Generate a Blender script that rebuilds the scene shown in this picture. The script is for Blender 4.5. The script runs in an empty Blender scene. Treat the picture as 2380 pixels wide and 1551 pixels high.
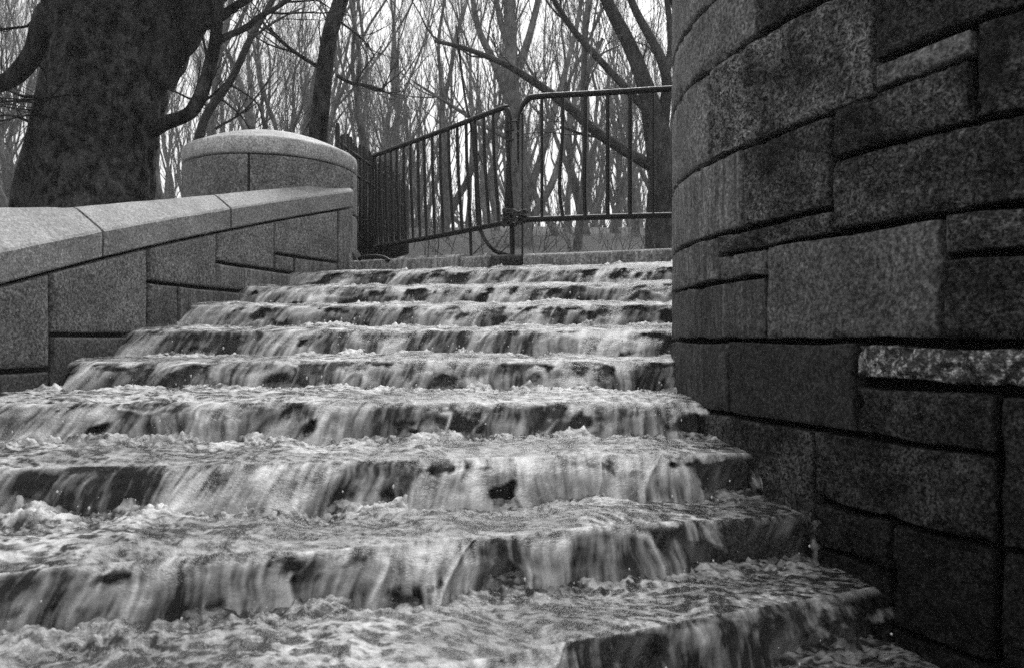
import bpy, math, random
import numpy as np
from mathutils import Vector

# ---------------------------------------------------------------- camera, sky, sun, exposure
scene = bpy.context.scene
COL = scene.collection
F = 1700.0            # focal length in measuring units (photograph = 2379 units wide)
CX, CY = 1189.5, 785.0
cam_d = bpy.data.cameras.new('camera')
cam = bpy.data.objects.new('camera', cam_d)
COL.objects.link(cam)
cam.location = (0, 0, 0)
cam.rotation_euler = (math.radians(90), 0, 0)
cam_d.sensor_width = 36.0
cam_d.lens = 36.0 * F / 2379.0
cam_d.shift_y = (CY - 775.5) / 2379.0
cam_d.clip_start = 0.05
cam_d.clip_end = 600
cam_d.dof.use_dof = True
cam_d.dof.focus_distance = 3.9
cam_d.dof.aperture_fstop = 5.0
scene.camera = cam

world = bpy.data.worlds.new('World')
scene.world = world
world.use_nodes = True
SUN_EL, SUN_AZ = 52.0, 8.0          # sun behind the trees, slightly right of the view axis
wn = world.node_tree
wn.nodes.clear()
sky = wn.nodes.new('ShaderNodeTexSky')
sky.sky_type = 'NISHITA'
sky.sun_disc = False
sky.sun_elevation = math.radians(SUN_EL)
sky.sun_rotation = math.radians(SUN_AZ)
sky.dust_density = 4.0
bw = wn.nodes.new('ShaderNodeRGBToBW')
bg = wn.nodes.new('ShaderNodeBackground')
bg.inputs['Strength'].default_value = 0.15
wout = wn.nodes.new('ShaderNodeOutputWorld')
wn.links.new(sky.outputs[0], bw.inputs[0])
cloud = wn.nodes.new('ShaderNodeMath'); cloud.operation = 'MULTIPLY_ADD'      # even cloud layer over the clear-sky gradient
cloud.inputs[1].default_value = 0.4; cloud.inputs[2].default_value = 1.65
wn.links.new(bw.outputs[0], cloud.inputs[0])
wn.links.new(cloud.outputs[0], bg.inputs[0])
wn.links.new(bg.outputs[0], wout.inputs[0])

sun_d = bpy.data.lights.new('sun', 'SUN')
sun_d.energy = 1.5
sun_d.angle = math.radians(30)
sun = bpy.data.objects.new('sun', sun_d)
COL.objects.link(sun)
sd = Vector((math.sin(math.radians(SUN_AZ)) * math.cos(math.radians(SUN_EL)),
             math.cos(math.radians(SUN_AZ)) * math.cos(math.radians(SUN_EL)), math.sin(math.radians(SUN_EL))))
sun.rotation_euler = (-sd).to_track_quat('-Z', 'Y').to_euler()

vs = scene.view_settings
vs.view_transform = 'Standard'
vs.look = 'None'
vs.exposure = 1.08
vs.gamma = 1.0
vs.use_curve_mapping = False
scene.render.engine = 'CYCLES'
scene.cycles.use_denoising = False
scene.cycles.max_bounces = 8
scene.cycles.transparent_max_bounces = 12
scene.cycles.volume_bounces = 0

rng = np.random.default_rng(7)
R_ = random.Random(11)

# ---------------------------------------------------------------- helpers
def tag(o, label=None, cat=None, group=None, kind=None):
    if label: o['label'] = label
    if cat: o['category'] = cat
    if group: o['group'] = group
    if kind: o['kind'] = kind
    return o

def empty(name, loc=(0, 0, 0), **k):
    o = bpy.data.objects.new(name, None)
    o.empty_display_size = 0.1
    COL.objects.link(o)
    o.location = loc
    return tag(o, **k)

def put(name, me, mat=None, parent=None, tone=None):
    o = bpy.data.objects.new(name, me)
    COL.objects.link(o)
    if mat is not None and not me.materials:
        me.materials.append(mat)
    if parent is not None:
        o.parent = parent
        o.matrix_parent_inverse = parent.matrix_basis.inverted()
    if tone is not None:
        o.color = (tone, tone, tone, 1)
    return o

def mesh_np(name, V, faces, smooth=True):
    """V (n,3) array; faces (m,4) or (m,3) int array, or a list of lists."""
    me = bpy.data.meshes.new(name)
    V = np.asarray(V, dtype=np.float32).reshape(-1, 3)
    if isinstance(faces, np.ndarray):
        m, k = faces.shape
        me.vertices.add(len(V)); me.vertices.foreach_set('co', V.ravel())
        me.loops.add(m * k); me.loops.foreach_set('vertex_index', faces.astype(np.int32).ravel())
        me.polygons.add(m)
        me.polygons.foreach_set('loop_start', np.arange(0, m * k, k, dtype=np.int32))
        me.update(calc_edges=True)
        me.validate()
    else:
        me.from_pydata(V.tolist(), [], faces)
        me.update()
    if smooth:
        me.polygons.foreach_set('use_smooth', np.ones(len(me.polygons), dtype=bool))
    return me

def grid_faces(nr, nc):
    i = np.arange(nr - 1)[:, None] * nc + np.arange(nc - 1)[None, :]
    return np.stack([i, i + 1, i + nc + 1, i + nc], -1).reshape(-1, 4)

def set_attr(me, name, vals):
    a = me.attributes.new(name, 'FLOAT', 'POINT')
    a.data.foreach_set('value', np.asarray(vals, dtype=np.float32).ravel())

def _h(ix, iy, iz, seed):
    n = (ix * 374761393 + iy * 668265263 + iz * 1274126177 + seed * 974711) & 0xffffffff
    n = ((n ^ (n >> 13)) * 1274126177) & 0xffffffff
    n = ((n ^ (n >> 16)) * 2246822519) & 0xffffffff
    return ((n ^ (n >> 15)) & 0xffffff) / float(0xffffff)

def vn(x, y, z=0.0, seed=0):
    """value noise 0..1"""
    x, y, z = np.broadcast_arrays(np.asarray(x, float), np.asarray(y, float), np.asarray(z, float))
    fx, fy, fz = np.floor(x), np.floor(y), np.floor(z)
    ix, iy, iz = fx.astype(np.int64), fy.astype(np.int64), fz.astype(np.int64)
    tx, ty, tz = x - fx, y - fy, z - fz
    tx = tx * tx * tx * (tx * (tx * 6 - 15) + 10); ty = ty * ty * ty * (ty * (ty * 6 - 15) + 10); tz = tz * tz * (3 - 2 * tz)
    def c(a, b, d): return _h(ix + a, iy + b, iz + d, seed)
    def pl(d):
        a = c(0, 0, d) * (1 - tx) + c(1, 0, d) * tx
        b = c(0, 1, d) * (1 - tx) + c(1, 1, d) * tx
        return a * (1 - ty) + b * ty
    p0 = pl(0)
    if not np.any(tz): return p0
    return p0 * (1 - tz) + pl(1) * tz

def fbm(x, y, z=0.0, seed=0, octv=4, gain=0.5):
    s = 0; a = 1.0; tot = 0
    for k in range(octv):
        s = s + a * vn(x * 2 ** k + 17.3 * k, y * 2 ** k + 5.1 * k, np.asarray(z) * 2 ** k, seed + k * 31)
        tot += a; a *= gain
    return s / tot

def sst(a, b, x):
    t = np.clip((x - a) / (b - a), 0, 1)
    return t * t * (3 - 2 * t)

def at(xd, yd, Y):
    return np.array([(xd - CX) / F * Y, Y, (CY - yd) / F * Y])

class Curve:
    """plan curve through points, resampled by arc length"""
    def __init__(self, pts, n=1600):
        P = np.array(pts, float)
        ext = np.vstack([2 * P[0] - P[1], P, 2 * P[-1] - P[-2]])
        out = []
        per = max(2, n // (len(P) - 1))
        for i in range(len(P) - 1):
            p0, p1, p2, p3 = ext[i:i + 4]
            t = np.linspace(0, 1, per, endpoint=(i == len(P) - 2))[:, None]
            out.append(0.5 * (2 * p1 + (p2 - p0) * t + (2 * p0 - 5 * p1 + 4 * p2 - p3) * t ** 2 + (3 * p1 - p0 - 3 * p2 + p3) * t ** 3))
        Q = np.vstack(out)
        self.Q = Q
        d = np.r_[0, np.cumsum(np.linalg.norm(np.diff(Q, axis=0), axis=1))]
        self.S, self.L = d, d[-1]
        T = np.gradient(Q, d, axis=0)
        k = 25
        ker = np.ones(k) / k
        T = np.stack([np.convolve(np.pad(T[:, j], k // 2, 'edge'), ker, 'valid') for j in (0, 1)], 1)
        self.T = T / np.linalg.norm(T, axis=1)[:, None]
    def P(self, s):
        return np.stack([np.interp(s, self.S, self.Q[:, 0]), np.interp(s, self.S, self.Q[:, 1])], -1)
    def N(self, s, side):
        tx, ty = np.interp(s, self.S, self.T[:, 0]), np.interp(s, self.S, self.T[:, 1])
        l = np.hypot(tx, ty)
        return side * np.stack([ty / l, -tx / l], -1)
    def s_at(self, xd, lo=None, hi=None):
        """arc length where the curve is seen at horizontal position xd"""
        u = self.Q[:, 0] / np.maximum(self.Q[:, 1], 1e-3)
        m = self.Q[:, 1] > 0.3
        if lo is not None: m &= self.S >= lo
        if hi is not None: m &= self.S <= hi
        uu, ss = u[m], self.S[m]
        o = np.argsort(uu)
        return float(np.interp((xd - CX) / F, uu[o], ss[o]))

# ---------------------------------------------------------------- materials
def mat(name):
    m = bpy.data.materials.new(name); m.use_nodes = True
    nt = m.node_tree; nt.nodes.clear()
    out = nt.nodes.new('ShaderNodeOutputMaterial')
    b = nt.nodes.new('ShaderNodeBsdfPrincipled')
    nt.links.new(b.outputs[0], out.inputs[0])
    return m, nt, b, out

def nn(nt, t, **k):
    n = nt.nodes.new(t)
    for a, v in k.items():
        if hasattr(n, a): setattr(n, a, v)
        else: n.inputs[a].default_value = v
    return n

def math_n(nt, op, a, b=None, clamp=False):
    n = nt.nodes.new('ShaderNodeMath'); n.operation = op; n.use_clamp = clamp
    for i, v in enumerate((a, b)):
        if v is None: continue
        if isinstance(v, (int, float)): n.inputs[i].default_value = v
        else: nt.links.new(v, n.inputs[i])
    return n.outputs[0]

def ramp(nt, src, lo, hi, a=0.0, b=1.0):
    n = nt.nodes.new('ShaderNodeMapRange'); n.clamp = True
    nt.links.new(src, n.inputs[0])
    for i, v in zip((1, 2, 3, 4), (lo, hi, a, b)): n.inputs[i].default_value = v
    return n.outputs[0]

def noise(nt, vec, scale, detail=4, rough=0.6):
    n = nt.nodes.new('ShaderNodeTexNoise')
    n.inputs['Scale'].default_value = scale; n.inputs['Detail'].default_value = detail; n.inputs['Roughness'].default_value = rough
    nt.links.new(vec, n.inputs['Vector'])
    return n.outputs[0]

def granite(name, speck=0.55, mott=0.5, bump=0.35, rough=0.6, streak=0.0, wet=0.35, fine=170, med=34, glint_paint=0):
    m, nt, b, out = mat(name)
    tc = nn(nt, 'ShaderNodeTexCoord').outputs['Object']
    oi = nn(nt, 'ShaderNodeObjectInfo')
    add = nn(nt, 'ShaderNodeVectorMath'); add.operation = 'MULTIPLY_ADD'
    nt.links.new(oi.outputs['Random'], add.inputs[0]); add.inputs[1].default_value = (31, 17, 23)
    nt.links.new(tc, add.inputs[2])
    v = add.outputs[0]
    n1 = noise(nt, v, fine, 3, 0.7)
    n2 = noise(nt, v, med, 4, 0.7)
    n3 = noise(nt, v, 5, 5, 0.6)
    vo = nn(nt, 'ShaderNodeTexVoronoi'); vo.inputs['Scale'].default_value = fine * 0.8
    nt.links.new(v, vo.inputs['Vector'])
    f1 = ramp(nt, n1, 0.40, 0.60, 1 - speck, 1 + speck)
    f2 = ramp(nt, n2, 0.36, 0.64, 1 - mott * 0.7, 1 + mott * 0.7)
    f3 = ramp(nt, n3, 0.37, 0.63, 1 - mott * 0.6, 1 + mott * 0.6)
    f4 = ramp(nt, vo.outputs['Distance'], 0.1, 0.5, 1.25, 0.8)
    x = math_n(nt, 'MULTIPLY', math_n(nt, 'MULTIPLY', f1, f2), math_n(nt, 'MULTIPLY', f3, f4))
    if glint_paint:
        x = math_n(nt, 'MULTIPLY', x, ramp(nt, n2, 0.47, 0.66, 0.18, glint_paint))  # wet-stone glints painted as sparse bright spots in the base colour
    if streak > 0:
        sc = nn(nt, 'ShaderNodeMapping'); sc.inputs['Scale'].default_value = (1, 1, 0.06)
        nt.links.new(v, sc.inputs[0])
        ns = noise(nt, sc.outputs[0], 45, 3, 0.6)
        x = math_n(nt, 'MULTIPLY', x, ramp(nt, ns, 0.35, 0.68, 1 - streak * .7, 1 + streak))
    mx = nn(nt, 'ShaderNodeMixRGB'); mx.blend_type = 'MULTIPLY'; mx.inputs[0].default_value = 1
    nt.links.new(oi.outputs['Color'], mx.inputs[1])
    cmb = nn(nt, 'ShaderNodeCombineColor')
    for i in range(3): nt.links.new(x, cmb.inputs[i])
    nt.links.new(cmb.outputs[0], mx.inputs[2])
    nt.links.new(mx.outputs[0], b.inputs['Base Color'])
    nt.links.new(ramp(nt, n2, 0.3, 0.7, rough - 0.15, rough + 0.15), b.inputs['Roughness'])
    b.inputs['Specular IOR Level'].default_value = wet
    hsum = math_n(nt, 'ADD', math_n(nt, 'MULTIPLY', n2, 0.7), math_n(nt, 'MULTIPLY', n1, 0.3))
    bp = nn(nt, 'ShaderNodeBump'); bp.inputs['Strength'].default_value = bump; bp.inputs['Distance'].default_value = 0.012
    nt.links.new(hsum, bp.inputs['Height'])
    nt.links.new(bp.outputs[0], b.inputs['Normal'])
    return m

M = {}
M['granite'] = granite('speckled_granite', 0.6, 0.4, 0.5, 0.75, wet=0.2, fine=85)
M['rough'] = granite('rough_granite', 0.85, 1.05, 1.0, 0.75, wet=0.12, fine=120, med=48)
M['streaky'] = granite('rain_streaked_granite', 0.45, 0.4, 0.4, 0.65, streak=0.55, wet=.2, fine=85)
M['glitter'] = granite('painted_glint_wet_granite', 0.8, 0.6, 1.0, 0.4, wet=.5, fine=75, med=50, glint_paint=3.2)  # wet granite with its glints painted into the colour
M['wetcap'] = granite('rain_wet_capstone', 0.5, 0.35, 0.35, 0.5, wet=0.4, fine=85)
M['coping'] = granite('smooth_granite', 0.40, 0.3, 0.3, 0.65, wet=0.3, fine=95)
M['mortar'] = granite('dark_joint', 0.4, 0.4, 0.5, 0.95, wet=0.0)
M['wetstep'] = granite('wet_step_granite', 0.7, 0.6, 0.6, 0.3, wet=0.6, fine=120)

def bark(name, base, lo=0.5, hi=1.7, scale=9, bumpd=0.03, patches=0.0, stretch=.45):
    m, nt, b, out = mat(name)
    tc = nn(nt, 'ShaderNodeTexCoord').outputs['Object']
    mp = nn(nt, 'ShaderNodeMapping'); mp.inputs['Scale'].default_value = (1, 1, stretch)
    nt.links.new(tc, mp.inputs[0])
    n1 = noise(nt, mp.outputs[0], scale, 6, 0.7)
    n2 = noise(nt, mp.outputs[0], scale * 5, 4, 0.7)
    n3 = noise(nt, tc, 1.6, 5, 0.6)
    x = math_n(nt, 'MULTIPLY', ramp(nt, n1, 0.40, 0.62, lo, hi), ramp(nt, n2, 0.36, 0.64, 0.55, 1.45))
    x = math_n(nt, 'MULTIPLY', x, ramp(nt, n3, 0.35, 0.65, 0.7, 1.35))
    if patches:
        x = math_n(nt, 'ADD', x, ramp(nt, n3, 0.62, 0.72, 0, patches))
    x = math_n(nt, 'MULTIPLY', x, base)
    cmb = nn(nt, 'ShaderNodeCombineColor')
    for i in range(3): nt.links.new(x, cmb.inputs[i])
    nt.links.new(cmb.outputs[0], b.inputs['Base Color'])
    b.inputs['Roughness'].default_value = 0.8
    b.inputs['Specular IOR Level'].default_value = 0.08
    bp = nn(nt, 'ShaderNodeBump'); bp.inputs['Strength'].default_value = 0.8; bp.inputs['Distance'].default_value = bumpd
    nt.links.new(math_n(nt, 'ADD', n1, math_n(nt, 'MULTIPLY', n2, 0.35)), bp.inputs['Height'])
    nt.links.new(bp.outputs[0], b.inputs['Normal'])
    return m

M['bark_dark'] = bark('rugged_wet_bark', 0.026, 0.12, 2.8, 8, 0.08, 1.8)
M['bark_huge'] = bark('mottled_old_bark', 0.030, 0.08, 3.4, 13, 0.08, 1.6, .75)
M['bark'] = bark('grey_bark', 0.06, 0.6, 1.5, 9, 0.015)
M['bark_far'] = bark('haze_paled_bark', 0.16, 0.7, 1.3, 5, 0.01)  # grey bark made paler so its colour stands in for distance haze

m, nt, b, out = mat('black_iron_paint')
tc = nn(nt, 'ShaderNodeTexCoord').outputs['Object']
n1 = noise(nt, tc, 40, 4, 0.65)
x = ramp(nt, n1, 0.35, 0.7, 0.006, 0.018)
cmb = nn(nt, 'ShaderNodeCombineColor')
for i in range(3): nt.links.new(x, cmb.inputs[i])
nt.links.new(cmb.outputs[0], b.inputs['Base Color'])
nt.links.new(ramp(nt, n1, 0.3, 0.7, 0.4, 0.65), b.inputs['Roughness']); b.inputs['Specular IOR Level'].default_value = .3
bp = nn(nt, 'ShaderNodeBump'); bp.inputs['Strength'].default_value = 0.3; bp.inputs['Distance'].default_value = 0.004
nt.links.new(n1, bp.inputs['Height']); nt.links.new(bp.outputs[0], b.inputs['Normal'])
M['iron'] = m

m, nt, b, out = mat('galvanised_steel')
b.inputs['Base Color'].default_value = (.05, .05, .05, 1); b.inputs['Roughness'].default_value = .55; b.inputs['Metallic'].default_value = .3
M['steel'] = m

m, nt, b, out = mat('leaf_litter')
tc = nn(nt, 'ShaderNodeTexCoord').outputs['Object']
n1 = noise(nt, tc, 14, 6, 0.75); n2 = noise(nt, tc, 0.8, 4, 0.6); n3 = noise(nt, tc, 70, 3, 0.7)
x = math_n(nt, 'MULTIPLY', ramp(nt, n1, 0.35, 0.68, 0.02, 0.085), ramp(nt, n2, 0.3, 0.7, 0.7, 1.3))
x = math_n(nt, 'MULTIPLY', x, ramp(nt, n3, 0.3, 0.7, 0.6, 1.4))
cmb = nn(nt, 'ShaderNodeCombineColor')
for i in range(3): nt.links.new(x, cmb.inputs[i])
nt.links.new(cmb.outputs[0], b.inputs['Base Color']); b.inputs['Roughness'].default_value = .85
bp = nn(nt, 'ShaderNodeBump'); bp.inputs['Strength'].default_value = 1; bp.inputs['Distance'].default_value = 0.05
nt.links.new(n1, bp.inputs['Height']); nt.links.new(bp.outputs[0], b.inputs['Normal'])
M['litter'] = m

# churning silty water: aerated (pale) and clear (dark, see-through) parts come from the flow attributes
m, nt, b, out = mat('churning_water')
fo = nn(nt, 'ShaderNodeAttribute'); fo.attribute_name = 'foam'
al = nn(nt, 'ShaderNodeAttribute'); al.attribute_name = 'cover'
tc = nn(nt, 'ShaderNodeTexCoord').outputs['Object']
n1 = noise(nt, tc, 55, 4, 0.65)
n2 = noise(nt, tc, 190, 2, 0.6)
fx = math_n(nt, 'ADD', fo.outputs['Fac'], ramp(nt, n1, 0.3, 0.7, -0.05, 0.05))
x = ramp(nt, fx, 0.05, 0.95, 0.04, 0.76)
cmb = nn(nt, 'ShaderNodeCombineColor')
for i in range(3): nt.links.new(x, cmb.inputs[i])
nt.links.new(cmb.outputs[0], b.inputs['Base Color'])
nt.links.new(ramp(nt, fx, 0, 1, 0.26, 0.55), b.inputs['Roughness'])
b.inputs['IOR'].default_value = 1.33
bp = nn(nt, 'ShaderNodeBump'); bp.inputs['Strength'].default_value = 0.7; bp.inputs['Distance'].default_value = 0.008
nt.links.new(math_n(nt, 'ADD', n1, math_n(nt, 'MULTIPLY', n2, 0.4)), bp.inputs['Height'])
nt.links.new(bp.outputs[0], b.inputs['Normal'])
tr = nn(nt, 'ShaderNodeBsdfTransparent')
mix = nn(nt, 'ShaderNodeMixShader')
nt.links.new(al.outputs['Fac'], mix.inputs[0])
nt.links.new(tr.outputs[0], mix.inputs[1]); nt.links.new(b.outputs[0], mix.inputs[2])
nt.links.new(mix.outputs[0], out.inputs[0])
M['water'] = m

m, nt, b, out = mat('water_drops')
b.inputs['Base Color'].default_value = (.75, .75, .75, 1); b.inputs['Roughness'].default_value = .25; b.inputs['IOR'].default_value = 1.33
M['drops'] = m

# ---------------------------------------------------------------- plan of the place
RISE = 0.14
Z1 = 0.4476                                   # tread height of the top step, eye level = 0
YC = [4.83, 4.42, 4.01, 3.60, 3.19, 2.74, 2.34, 1.95, 1.54, 1.12, 0.66]
SL = [-.21, -.13, -.07, -.03, .0, .05, .14, .28, .44, .60, .75]
NST = len(YC)
ZN = [Z1 - RISE * i for i in range(NST)]
KY, KS, KZ = 5.25, -.33, .606                # kerb line and top
LAND = ZN[-1] - RISE

LW = Curve([(-1.25, -.9), (-1.45, -.2), (-1.68, .6), (-1.84, 1.3), (-1.92, 2.0), (-1.95, 2.6), (-1.935, 3.1), (-1.90, 3.6), (-1.82, 4.1),
            (-1.70, 4.6), (-1.55, 5.08), (-1.385, 5.42), (-1.30, 5.62), (-1.25, 5.83), (-1.245, 6.0)])
RW = Curve([(1.9, 5.7), (1.52, 5.3), (1.28, 4.75), (1.06, 4.2), (.87, 3.7), (.745, 3.3), (.713, 2.95), (.742, 2.68), (.823, 2.40), (.988, 1.96),
            (1.09, 1.72), (1.15, 1.63), (1.32, 1.40), (1.56, 1.1), (1.9, .75), (2.3, .4), (2.8, .1)])

def cross_x(curve, yc, sl, near):
    """x where a nosing line meets a wall"""
    f = curve.Q[:, 1] - (yc + sl * curve.Q[:, 0])
    k = np.where(np.sign(f[:-1]) != np.sign(f[1:]))[0]
    if len(k) == 0: return None
    xs = curve.Q[k, 0]
    return float(xs[np.argmin(np.abs(xs - near))])
XL, XR = [], []
for i in range(NST):
    a = cross_x(LW, YC[i], SL[i], -1.8); c = cross_x(RW, YC[i], SL[i], 1.0)
    XL.append(-1.9 if a is None else a); XR.append(1.6 if c is None else c)

def hill(x, y):
    h = .55 + .172 * np.maximum(0, y - 6.0) - .05 * sst(20, 30, y) * (y - 20)
    h = np.where(y > 30, .55 + .172 * 24 - .5 - .08 * (y - 30), h)
    return h + .25 * (fbm(x * .25, y * .25, 0, 5, 3) - .5) * sst(6, 9, y)

# ---------------------------------------------------------------- ground sheet
gx = np.r_[np.linspace(-70, -12, 24), np.linspace(-10, -4.2, 20), np.arange(-4, 4.01, .1), np.linspace(4.3, 12, 20), np.linspace(15, 70, 20)]
gy = np.r_[np.linspace(-28, -4, 12), np.arange(-3, 8.01, .1), np.linspace(8.2, 30, 60), np.linspace(31, 95, 34)]
GX, GY = np.meshgrid(gx, gy)
xlw = np.interp(GY, LW.Q[:, 1], LW.Q[:, 0]); xlw = np.where(GY > 5.9, -1.3, xlw); xlw = np.where(GY < -.9, -1.25 + (-.9 - GY) * .4, xlw)
rq = RW.Q[::-1]
xrw = np.interp(GY, rq[:, 1], rq[:, 0])
kerb_y = KY + KS * GX
inside = (GX > xlw - .22) & (GX < xrw + .35) & (GY < kerb_y + .12)
low = (GY < .1) & (GX > xlw - .22)
left_h = np.clip(.02 + .28 * (GY - 2.75), -1.0, 1.0)
g = hill(GX, GY)
t = sst(-2.2, -3.2, GX) * sst(8.5, 6.5, GY)
g = np.where(GX < -1.2, np.where(GY < 6.2, np.minimum(left_h, .75), g), g)
g = np.where((GX > xrw + .3) & (GY < 5.2), 1.0 + 0 * GX, g)
g = np.where((GX > 2.3) & (GY >= 5.2) & (GY < 9), np.maximum(g, 1.0 - .4 * sst(6, 9, GY)), g)
g = np.where(inside | low, LAND - .06, g)
me = mesh_np('ground', np.stack([GX, GY, g], -1), grid_faces(len(gy), len(gx)))
tag(put('ground', me, M['litter']), kind='structure')

# ---------------------------------------------------------------- stones
def edge_coords(n, length, r):
    a = np.linspace(0, 1, n)
    e = min(r / length, .2)
    return np.unique(np.r_[0, e * .25, e * .6, e, e + a * (1 - 2 * e), 1 - e * .6, 1 - e * .25, 1])

def stone(name, curve, side, s0, s1, z0, z1, parent, material, tone, proud=.018, rough=.0, gap=.006, r=.014, seed=0, res=.05, back=.05, top=None, irr=.003):
    """one dressed stone following the wall's plan curve; z1 may follow top(s)"""
    s0, s1 = s0 + gap, s1 - gap
    L, H = s1 - s0, (z1 - z0) - 2 * gap
    us = edge_coords(max(4, int(L / res) + 2), L, r); ts = edge_coords(max(3, int(H / res) + 2), H, r)
    S = s0 + us * L
    nr, nc = len(ts), len(us)
    P = curve.P(S); N = curve.N(S, side)
    zt = np.full(nc, z1) if top is None else top(S)
    zt = zt - gap; zb = z0 + gap
    Zg = zb + ts[:, None] * (zt - zb)[None, :]
    du = np.minimum(us, 1 - us) * L; dt = np.minimum(ts, 1 - ts) * H
    e = np.minimum(du[None, :], dt[:, None])
    prof = -r * (1 - np.sqrt(np.clip(1 - (1 - np.clip(e / r, 0, 1)) ** 2, 0, 1)))
    if rough > 0:
        nz = fbm(S[None, :] * 9 + seed, Zg * 9, 0, seed, 4) - .5
        nz2 = fbm(S[None, :] * 40 + seed, Zg * 40, 0, seed + 3, 3) - .5
        chip = np.clip(fbm(S[None, :] * 28 + seed, Zg * 28, 0, seed + 5, 2) - .60, 0, 1) * sst(.03, .0, e)
        prof = prof + rough * (1.3 * nz + .9 * nz2) * sst(0, .02, e) - .08 * chip
    # uneven outline
    wob = .004 * (vn(S[None, :] * 25, Zg * 25, 0, seed + 9) - .5)
    D = proud + prof + wob
    Sj = S[None, :] + irr * (vn(S[None, :] * 11, Zg * 11, 0, seed + 50) - .5)
    Zg = Zg + irr * (vn(S[None, :] * 9, Zg * 9, 0, seed + 60) - .5)
    Pj = curve.P(Sj)
    X = Pj[..., 0] + N[None, :, 0] * D; Yv = Pj[..., 1] + N[None, :, 1] * D
    V = np.stack([X, Yv, Zg], -1)
    idx = np.arange(nr * nc).reshape(nr, nc)
    faces = grid_faces(nr, nc)
    # rim back into the wall
    ring = np.r_[idx[0, :-1], idx[:-1, -1], idx[-1, :0:-1], idx[:0:-1, 0]]
    Vf = V.reshape(-1, 3)
    col = ring % nc
    B = Vf[ring].copy()
    B[:, 0] = P[col, 0] - N[col, 0] * back; B[:, 1] = P[col, 1] - N[col, 1] * back
    k = len(ring); n0 = nr * nc
    a = np.arange(k); b2 = (a + 1) % k
    rim = np.stack([ring[a], n0 + a, n0 + b2, ring[b2]], -1)
    me = mesh_np(name, np.vstack([Vf, B]), np.vstack([faces, rim]))
    # consistent outward normals
    if side < 0: me.flip_normals()
    return put(name, me, material, parent, tone)

def strip_core(name, curve, side, s0, s1, zb, ztop, depth, thick, parent, material, tone, n=90):
    """solid core behind the stones: front face sunk by depth"""
    S = np.linspace(s0, s1, n)
    P = curve.P(S); N = curve.N(S, side)
    zt = ztop(S) if callable(ztop) else np.full(n, ztop)
    rows = []
    for off, top in ((-depth, 0), (-depth, 1), (-depth - thick, 1), (-depth - thick, 0)):
        rows.append(np.stack([P[:, 0] + N[:, 0] * off, P[:, 1] + N[:, 1] * off, zt if top else np.full(n, zb)], -1))
    V = np.stack(rows, 0).reshape(-1, 3)
    f = np.vstack([grid_faces(4, n)])
    me = mesh_np(name, V, f, smooth=False)
    return put(name, me, material, parent, tone)

# ---------------- left parapet wall
lx = lambda xd: LW.s_at(xd)
_pts = [(0, 655), (110, 632), (338, 579), (500, 541), (635, 513), (783, 486)]
_s = np.array([lx(p[0]) for p in _pts]); _z = np.array([(CY - p[1]) / F * LW.P(s)[1] for p, s in zip(_pts, _s)])
_c = np.polyfit(_s, _z, 1)
capz = lambda s: np.maximum(np.polyval(_c, s), LAND + .35)
sEnd = lx(783)
lwall = empty('parapet_wall', (-1.93, 3.0, LAND), label='pale granite parapet wall with sloping coping left of the flooded stairs', cat='wall')
strip_core('mortar_bed', LW, 1, .05, lx(812), LAND - .3, lambda s: capz(s) + .02, .022, .32, lwall, M['mortar'], .03)
def L(xa, xb, z0, z1=None, tone=.2, mt='granite', seed=1, **k):
    s0 = lx(xa) if xa > -400 else k.pop('sa'); s1 = lx(xb) if xb > -400 else k.pop('sb')
    if z1 is None:
        stone('block', LW, 1, s0, s1, z0, float(capz(np.array(s1))), lwall, M[mt], tone, seed=seed, res=.07, top=capz, proud=.016, gap=.010, **k)
    else:
        stone('block', LW, 1, s0, s1, z0, z1, lwall, M[mt], tone, seed=seed, res=.07, proud=.016, gap=.010, **k)
L(-140, 110, -.128, None, .15, seed=1)
L(110, 338, .015, None, .175, seed=2)
L(338, 500, .29, None, .21, seed=3)
L(500, 635, .452, None, .225, seed=4)
L(635, 783, .57, None, .235, seed=5)
L(783, 817, .30, None, .22, seed=14, mt='streaky')
L(635, 681, .452, .57, .215, seed=6)
L(681, 783, .30, .57, .21, seed=7, mt='streaky')
L(500, 681, .29, .452, .20, seed=8, mt='streaky')
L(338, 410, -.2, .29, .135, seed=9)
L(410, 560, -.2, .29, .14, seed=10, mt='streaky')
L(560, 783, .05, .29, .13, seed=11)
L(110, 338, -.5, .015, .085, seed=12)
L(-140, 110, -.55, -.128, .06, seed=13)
# the rest of the wall, towards the viewer
ss = lx(-140); zz = 0
for a, bb in ((ss - .62, ss), (ss - 1.35, ss - .62), (ss - 2.0, ss - 1.35), (.06, ss - 2.0)):
    zm = float(capz(np.array(a))) - .34
    stone('block', LW, 1, a, bb, zm, 0, lwall, M['granite'], .17, seed=20 + zz, res=.1, top=capz, proud=.012)
    if zm > LAND + .08:
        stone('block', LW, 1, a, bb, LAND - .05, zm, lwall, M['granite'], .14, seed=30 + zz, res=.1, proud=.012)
    zz += 1
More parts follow.
